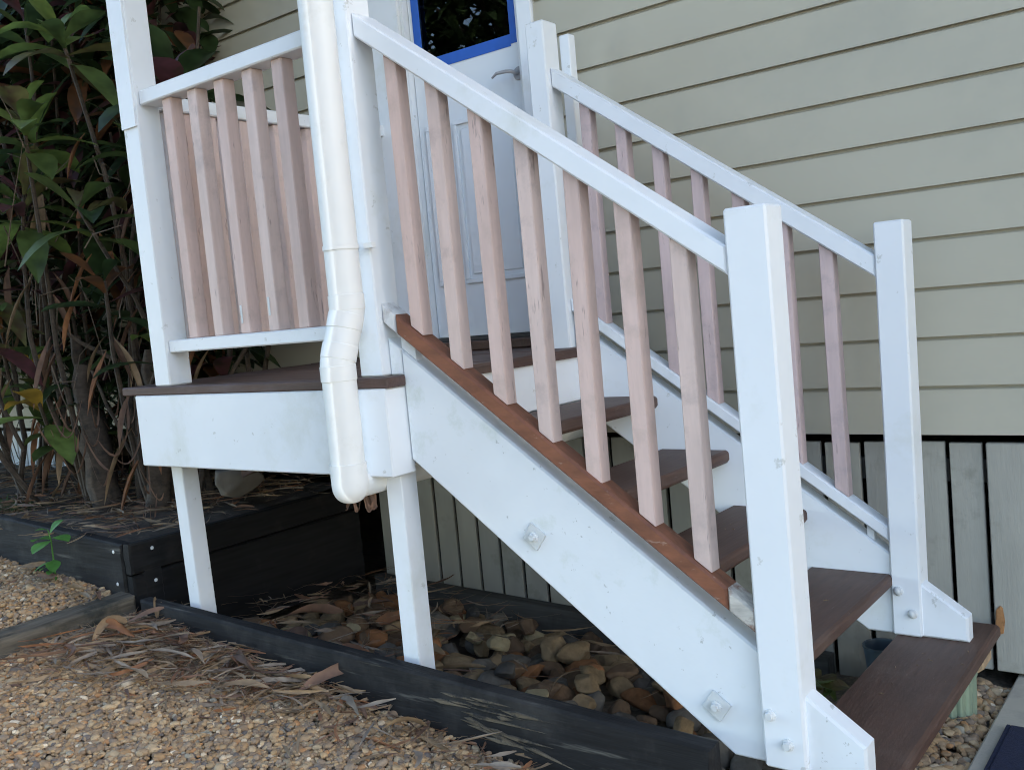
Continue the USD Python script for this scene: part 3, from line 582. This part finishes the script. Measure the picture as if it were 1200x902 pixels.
# ------------------------------------------------------------------ leaf litter
def dry_leaf(x, y, z, az, ln, wd, curl, lift, r, twist=.6):
    n = 9; t = np.linspace(0, 1, n); bend = r.normal(0, .25)
    px = x + np.cumsum(np.cos(az + bend * t * 2)) * ln / n; py = y + np.cumsum(np.sin(az + bend * t * 2)) * ln / n
    pz = z + .006 + lift * ln * np.sin(t * np.pi * r.uniform(.5, 1.1)) + curl * ln * (t - .5) ** 2
    w = wd * (.15 + np.sin(np.pi * np.clip(t * .95 + .03, 0, 1)) ** .7) * (1 + .15 * r.normal(size=n))
    ph = r.normal(0, twist) + np.linspace(0, r.normal(0, 1.2), n)
    nr = np.stack([-math.sin(az) * np.sin(ph), math.cos(az) * np.sin(ph), np.cos(ph)], 1)
    return strip(np.stack([px, py, pz], 1), w, nr, r.uniform(.1, .9))
lr = np.random.default_rng(5)
LOCS = []
# (x, y, azimuth, length, half width, kind, lift)
big = [(-2.13, -.36, 2.1, .22, .016, 'tan', .35), (-2.15, -.10, 2.6, .14, .02, 'tan', .5), (-1.98, -.14, -.3, .24, .022, 'brown', .15), (-2.2, -.42, .1, .3, .012, 'brown', .1), (-2.35, -.5, .2, .3, .012, 'rust', .15), (-1.95, -.28, .1, .3, .010, 'grey', .1),
       (-1.55, -.33, .9, .22, .016, 'tan', .12), (-1.75, -.42, .4, .3, .010, 'tan', .08), (-1.33, -.22, 1.1, .24, .020, 'brown', .3), (-1.0, -.19, .4, .16, .026, 'tan', .25), (-1.22, -.13, -.35, .22, .011, 'grey', .2), (-1.15, -.16, -.2, .2, .009, 'grey', .3),
       (-.86, -.22, -.3, .2, .010, 'grey', .2), (-.84, -.17, -.25, .26, .009, 'grey', .25), (-.7, -.2, .1, .2, .011, 'grey', .2), (-2.28, -.62, .1, .34, .011, 'brown', .1), (-1.85, -.2, -.2, .2, .016, 'grey', .2), (-1.7, -.13, -.2, .22, .020, 'brown', .15),
       (-2.02, -.22, .3, .22, .012, 'tan', .2), (-2.1, -.3, -.1, .26, .010, 'grey', .12), (-1.9, -.4, .15, .26, .010, 'tan', .1), (-1.62, -.2, .1, .24, .010, 'grey', .12), (-1.5, -.14, -.3, .24, .012, 'tan', .15), (-2.05, -.5, -.1, .3, .008, 'grey', .1),
       (-2.22, -.3, .4, .2, .018, 'rust', .25), (-2.2, -.22, 1.0, .18, .018, 'brown', .3), (-.62, -.24, .2, .18, .008, 'tan', .1), (-.95, -.3, .7, .15, .008, 'brown', .1), (-1.15, -.4, -.2, .18, .006, 'tan', .08), (-.5, -.16, -.3, .16, .008, 'grey', .2),
       (-2.75, -.12, -.2, .2, .016, 'brown', .1), (-2.62, -.16, -.5, .18, .013, 'tan', .15), (-2.55, -.2, .1, .2, .012, 'grey', .12), (-2.9, -.15, .2, .2, .014, 'brown', .12), (-2.5, -.11, -.7, .16, .014, 'brown', .2), (-3.1, -.12, .2, .2, .012, 'tan', .1)]
WORD = {'tan': 'tan', 'brown': 'dark brown', 'grey': 'silvery grey', 'rust': 'rusty orange'}
for x, y, az, ln, wdh, kd, lift in big:
    zone = 'before the raised bed' if x < -2.4 else ('at the sleeper corner' if x < -2.0 else ('below the left landing post' if x < -1.6 else ('between both landing posts' if x < -1.1 else 'left of the splintered patch')))
    off = y + (.06 if x < -2.4 else .082)
    lab = '%s %s dry leaf %s, %s' % ('long thin' if ln > .2 and wdh < .0125 else ('long broad' if ln > .2 else ('small broad' if wdh > .0125 else 'small thin')), WORD[kd], 'close to timber' if off > -.08 else ('farther out' if off > -.2 else 'far out on gravel'), zone)
    m = dry_leaf(x, y, float(zg(x, y)) + .012, az, ln * .85, wdh * .72, .2, lift * .8, lr, .35)
    single('dry_leaf', m, DRY[kd], lab, 'dry leaf', lab.replace('dry leaf', 'dry leaves'), smooth=True)
# loose litter
def litter(name, n, region, fz, label, seed, dens=None, lmax=.2, z_up=.02):
    r = np.random.default_rng(seed); byk = {k: [] for k in DRY}
    while sum(map(len, byk.values())) < n:
        x, y = r.uniform(*region[:2]), r.uniform(*region[2:])
        if dens and r.random() > dens(x, y): continue
        k = r.choice(list(DRY), p=[.46, .24, .21, .09])
        byk[k].append(dry_leaf(x, y, float(fz(x, y)) + r.uniform(0, z_up), r.normal(.1, .9) + (np.pi if r.random() < .5 else 0), r.uniform(.05, lmax), .0009 + .0055 * r.random() ** 2.2, .15, r.uniform(0, .10), r, .35))
    for k, ms in byk.items():
        if ms: single(name, cat_(ms), DRY[k], '%s %s' % (WORD[k], label), 'leaf litter', kind='stuff', smooth=True)
litter('leaf_litter', 1300, (-2.24, -.15, -.75, -.085), zg, 'shredded dry leaves strewn over the gravel along the sleepers', 41, lambda x, y: math.exp(-(((y + .1) / (.10 + .22 * np.clip(-x - 1.1, 0, 1.2))) ** 2)) * (1 if x < -1.2 else .35))
litter('bed_litter', 1100, (-5.2, -2.45, -.01, 1.0), lambda x, y: .285 + .02 * y, 'dry strap leaves covering the soil of the raised bed', 42, lambda x, y: 1. if x > -4 else .5, .26, .05)
litter('stone_litter', 330, (-2.25, -.4, .03, 1.0), lambda x, y: zu(x, y) + .06, 'dry leaves caught among the stones under the staircase', 43, lambda x, y: 1. if x < -1.3 else .12, .22, .07)
litter('upper_litter', 60, (-4.2, -2.45, -.35, -.07), zg, 'dry leaf scraps on the gravel before the raised bed', 44, None, .14)
for x, y, az, ln, wdh, kd in ((-2.05, .32, .4, .26, .020, 'brown'), (-1.9, .2, .2, .24, .018, 'brown'), (-1.75, .5, .5, .22, .020, 'rust'), (-1.6, .15, .2, .20, .017, 'rust'), (-1.45, .35, .3, .18, .014, 'tan'), (-2.0, .62, .2, .22, .018, 'brown'), (-1.25, .25, .1, .24, .009, 'tan')):
    single('fallen_leaf', dry_leaf(x, y, float(zu(x, y)) + .07, az, ln, wdh, .2, .15, lr), DRY[kd], '%s fallen leaf %s on the stones below the landing' % (WORD[kd], 'nearest the sleeper' if y < .22 else ('far back' if y > .42 else 'midway back')) + (' left of the near post' if x > -1.3 else (' right of the rusty ones' if x > -1.5 else '')), 'dry leaf', smooth=True)
single('pale_rock', tuple([stone_mesh(.14, .10, .09, 77, 3)[0] + [-2.62, .62, .42], stone_mesh(.14, .10, .09, 77, 3)[1]]), FOAM, 'large pale rock on the raised bed behind the landing post', 'rock', smooth=True)
single('brown_palm_sheath', dry_leaf(-2.5, .5, .40, .5, .5, .09, .3, .3, lr, .3), DRY['brown'], 'broad brown dry leaf sheath lying on the bed board below the landing', 'dry leaf', smooth=True)
# dry shreds hanging from the bend of the pipe
single('dry_shreds', cat_([dry_leaf(-1.118 + lr.normal(0, .010), -.055 + lr.normal(0, .02), .555, 1.2 + lr.normal(0, 1.3), .03, .006, .2, -1.6, lr, 1.4) for _ in range(7)]), DRY['brown'], 'small brown shreds hanging from the bottom bend of the downpipe', 'dry leaf', smooth=True)

# ------------------------------------------------------------------ cane plants
pr_ = np.random.default_rng(12)
def cane(base, head, bend=.1, r0=.016, r1=.008):
    b, h_ = np.array(base, float), np.array(head, float); t = np.linspace(0, 1, 8)[:, None]
    mid = np.array([pr_.normal(0, bend), pr_.normal(0, bend), 0])
    p = b + (h_ - b) * t + mid * np.sin(t * np.pi) + pr_.normal(0, .006, (8, 3))
    return tube(p, np.linspace(r0, r1, 8), 7), p[-1], (p[-1] - p[-2]) / np.linalg.norm(p[-1] - p[-2])
def rosette(pl, head, axis, kinds_, n, ln, wd, up=.9):
    for k in range(n):
        az = k * 2.4 + pr_.uniform(-.4, .4); u = k / max(n - 1, 1)
        el_ = up * u + .05 * pr_.normal() - .25 * (1 - u)
        l_ = ln * pr_.uniform(.80, 1.2) * (1 - .35 * u ** 3)
        b = np.asarray(head) - np.asarray(axis) * (1 - u) * .16
        part(pl, 'leaf', leaf(b, az, el_ + .15, l_, wd * pr_.uniform(.9, 1.3), pr_.uniform(.15, .65), pr_.uniform(.1, .45), pr_), LEAF[pr_.choice(kinds_)], smooth=True)
plants = [
 ('tall cane plant with paired lime green top leaves by the left post', (-3.25, .48, .29), [((-3.20, .40, 2.42), ['lime', 'green', 'olive'], 13, .34, .046), ((-3.02, .62, 1.95), ['dark', 'green'], 10, .33, .045)]),
 ('cane plant with a maroon and green rosette at mid height left of the post', (-3.55, .42, .29), [((-3.50, .30, 1.74), ['maroon', 'green', 'olive', 'lime'], 15, .36, .046), ((-3.72, .5, 2.1), ['green', 'dark', 'lime'], 11, .34, .044), ((-3.30, .24, 2.05), ['green', 'lime', 'olive'], 12, .32, .05)]),
 ('cane plant with olive drooping leaves at the left edge', (-3.95, .36, .29), [((-3.95, .25, 1.45), ['olive', 'green', 'maroon'], 13, .38, .046), ((-4.05, .45, 1.95), ['dark', 'green', 'bronze'], 11, .35, .044), ((-3.78, .2, 1.22), ['green', 'olive', 'maroon'], 11, .34, .05)]),
 ('low cane plant with broad green leaves near the pale slats', (-3.85, .62, .29), [((-4.02, .46, .95), ['green', 'lime', 'dark', 'yellow'], 12, .36, .050), ((-3.75, .45, .62), ['lime', 'green', 'bronze', 'olive'], 9, .30, .048), ((-3.45, .22, .80), ['green', 'lime', 'yellow', 'dark'], 8, .30, .046)]),
 ('thick stemmed cane plant with dark leaves close beside the landing', (-3.05, .42, .29), [((-2.92, .30, 1.30), ['dark', 'maroon', 'bronze'], 9, .30, .040), ((-2.85, .5, 1.02), ['green', 'lime', 'dark'], 6, .26, .042), ((-3.02, .28, 1.62), ['green', 'olive', 'dark'], 10, .32, .048)]),
 ('dark leafed cane plant rising behind the landing rail', (-2.72, .62, .29), [((-2.62, .55, 2.10), ['dark', 'maroon', 'dark'], 12, .36, .060), ((-2.50, .78, 1.85), ['dark', 'green'], 8, .34, .052)]),
 ('cane plant topped with bronze and maroon leaves at the upper left', (-4.25, .55, .29), [((-4.15, .45, 2.55), ['bronze', 'maroon', 'green'], 12, .36, .046), ((-3.75, .55, 2.62), ['dark', 'green', 'maroon'], 11, .36, .046)]),
 ('cane plant with a brown leaf skirt behind the landing post', (-3.35, .75, .29), [((-3.25, .72, 1.45), ['dark', 'bronze', 'green'], 9, .33, .042), ((-3.48, .8, 1.15), ['dark', 'olive', 'green'], 10, .32, .042)]),
]
for lab, base, heads in plants:
    pl = thing('cane_plant', lab, 'plant', base)
    for hd, kn, n, ln, wdh in heads:
        b = np.array(base) + [pr_.normal(0, .07), pr_.normal(0, .05), -.03]
        m, top, ax = cane(b, hd)
        part(pl, 'stem', m, STEM, smooth=40)
        rosette(pl, top, ax, kn, n, ln, wdh)
        if pr_.random() < .6:
            for k in range(1):
                q = b + (np.array(hd) - b) * pr_.uniform(.05, .35); q2 = q + [pr_.normal(0, .35), pr_.normal(-.05, .18), pr_.uniform(.3, 1.0)]
                part(pl, 'stem', cane(q, q2, .05, .011, .006)[0], STEM, smooth=40)
    for k in range(9):                                     # dead leaves hanging on the canes
        hd = heads[k % len(heads)][0]; q = np.array(base) + (np.array(hd) - base) * pr_.uniform(.35, .85) + pr_.normal(0, .03, 3)
        part(pl, 'dead_leaf', leaf(q, pr_.uniform(-3.1, .3), -.9, pr_.uniform(.14, .28), .016, .5, .8, pr_), DRY[pr_.choice(['rust', 'brown', 'tan'])], smooth=True)
    tw = []
    for k in range(9):                                    # bare twiggy flower stalks
        q = np.array(base) + [pr_.normal(0, .25), pr_.normal(-.08, .12), pr_.uniform(.4, 1.8)]; d_ = pr_.normal(size=3) * [.16, .10, .2]
        tw.append(tube([q, q + d_ * .5 + pr_.normal(0, .02, 3), q + d_], [.0035, .0025, .0012], 4))
    tag(stage.GetPrimAtPath(part(pl, 'twigs', cat_(tw), TWIG)), kind='stuff')
# old trunks at the foot of the clump
for lab, b, t_, r_ in (('stout grey old trunk at the foot of the cane plants left of the landing', (-3.30, .40, .24), (-3.42, .42, .95), .075), ('leaning brown old trunk close beside the landing fascia', (-2.95, .45, .24), (-2.98, .5, 1.0), .06), ('forked old trunk behind the other cane trunks', (-3.62, .62, .24), (-3.75, .6, 1.1), .055)):
    tk = thing('old_trunk', lab, 'trunk', b)
    p = np.linspace(b, t_, 9) + pr_.normal(0, .012, (9, 3))
    v, f = tube(p, np.linspace(r_, r_ * .45, 9) * (1 + .12 * pr_.normal(size=9)), 12)
    v += (np.stack([meshkit.fbm(v * [14, 14, 6], 3, k) for k in range(3)], -1) - .5) * .03
    part(tk, 'trunk', (v, f), STEM, smooth=50)
    shr = part(tk, 'bark_shreds', cat_([dry_leaf(b[0] + pr_.normal(0, .05), b[1] - .05 + pr_.normal(0, .03), b[2] + pr_.uniform(.06, .6), pr_.uniform(0, 6), pr_.uniform(.08, .2), .0045, .3, -.9, pr_, .8) for _ in range(14)]), DRY['brown'], smooth=True); tag(stage.GetPrimAtPath(shr), kind='stuff')
# dense background foliage: one mass
fr_ = np.random.default_rng(21); ms = {k: [] for k in ('dark', 'green', 'maroon', 'bronze')}
for k in range(5200):
    x, y, z = fr_.uniform(-7.2, -2.65), fr_.uniform(.72, 1.07), fr_.uniform(.55, 3.3)
    if x > -3.0 and (z > 1.9 or y > .9): continue
    if x < -4.6: y = fr_.uniform(.25, 1.05)
    if z < .9 and (fr_.random() < .3 or x < -4.3): continue
    ms[fr_.choice(list(ms), p=[.58, .14, .18, .10])].append(leaf((x, y, z), fr_.uniform(0, 6.28), fr_.uniform(-.5, 1.0), fr_.uniform(.2, .36), fr_.uniform(.028, .045), fr_.uniform(.2, .7), .25, fr_))
sh = thing('dense_shrub', 'dense dark mass of cane foliage against the house wall behind the single plants', 'shrub', (-4.5, .9, .3))
for k, l_ in ms.items(): part(sh, 'foliage', cat_(l_), LEAF['dark' if k == 'green' else k], smooth=True)
stems = []
for k in range(22):
    b = [fr_.uniform(-6.8, -2.7), fr_.uniform(.6, 1.05), .27]; stems.append(tube([b, np.array(b) + [fr_.normal(0, .15), 0, 1.0], np.array(b) + [fr_.normal(0, .25), 0, fr_.uniform(1.6, 2.8)]], [.014, .011, .007], 6))
part(sh, 'stems', cat_(stems), STEM, smooth=40)
# ferny tuft on the bed
sx_ = np.random.default_rng(3); scr = []
for k in range(22):
    k_ = int(sx_.integers(0, 3)); x = XT - GO * k_ - sx_.uniform(.03, .2); y = sx_.uniform(.12, .85)
    scr.append(dry_leaf(x, y, RISE * k_ - .0045, sx_.uniform(0, 6), sx_.uniform(.008, .024), sx_.uniform(.0008, .0022), .05, .05, sx_, .3))
single('tread_scraps', cat_(scr), DRY['tan'], 'tiny pale leaf scraps lying on the lower treads', 'leaf litter', kind='stuff')
gt = thing('grass_tuft', 'soft green grassy tuft growing on the raised bed near its front board', 'grass tuft', (-3.9, .22, .29))
part(gt, 'blades', cat_([leaf((-3.95 + fr_.normal(0, .16), .24 + fr_.normal(0, .07), .28), fr_.uniform(0, 6.28), fr_.uniform(.3, 1.2), fr_.uniform(.06, .15), .0035, .5, .2, fr_) for _ in range(260)]), LEAF['green'])

# ------------------------------------------------------------------ trees across the yard (seen mirrored in the door's glass)
for lab, bx_, by_, H, sd_ in (('broad leafy tree across the yard, mirrored in the door glass', -6.2, -5.6, 7.6, 3), ('taller leafy tree at the far left end of the yard', -9.6, -6.2, 8.4, 8), ('round leafy tree straight across the yard from the landing', -2.8, -5.8, 7.8, 9),
    ('leafy tree straight across the yard from the bottom step', .2, -6.0, 7.4, 10), ('tall tree at the back of the yard between two nearer trees', -4.4, -7.6, 9.6, 14)):
    r = np.random.default_rng(sd_); t_ = thing('yard_tree', lab, 'tree', (bx_, by_, .2))
    part(t_, 'trunk', tube([(bx_, by_, .1), (bx_ + .1, by_, H * .3), (bx_ - .05, by_ + .1, H * .62), (bx_, by_, H * .8)], [.14, .11, .07, .03], 10), STEM, smooth=40)
    part(t_, 'branches', cat_([tube([(bx_, by_, H * .35 + k * .2), (bx_ + math.cos(k * 2.2) * .6, by_ + math.sin(k * 2.2) * .6, H * .45 + k * .24), (bx_ + math.cos(k * 2.2) * 1.2, by_ + math.sin(k * 2.2) * 1.2, H * .52 + k * .26)], [.05, .035, .015], 6) for k in range(9)]), STEM, smooth=40)
    cl = r.normal(size=(60, 3)) * [1.15, .7, H * .21] + [bx_, by_, H * .52]
    part(t_, 'crown', cat_([leaf(cl[r.integers(26)] + r.normal(0, .33, 3), r.uniform(0, 6.28), r.uniform(-.6, .8), r.uniform(.2, .36), r.uniform(.05, .08), .4, .2, r, 5) for _ in range(4600)]), LEAF['dark'], smooth=True)
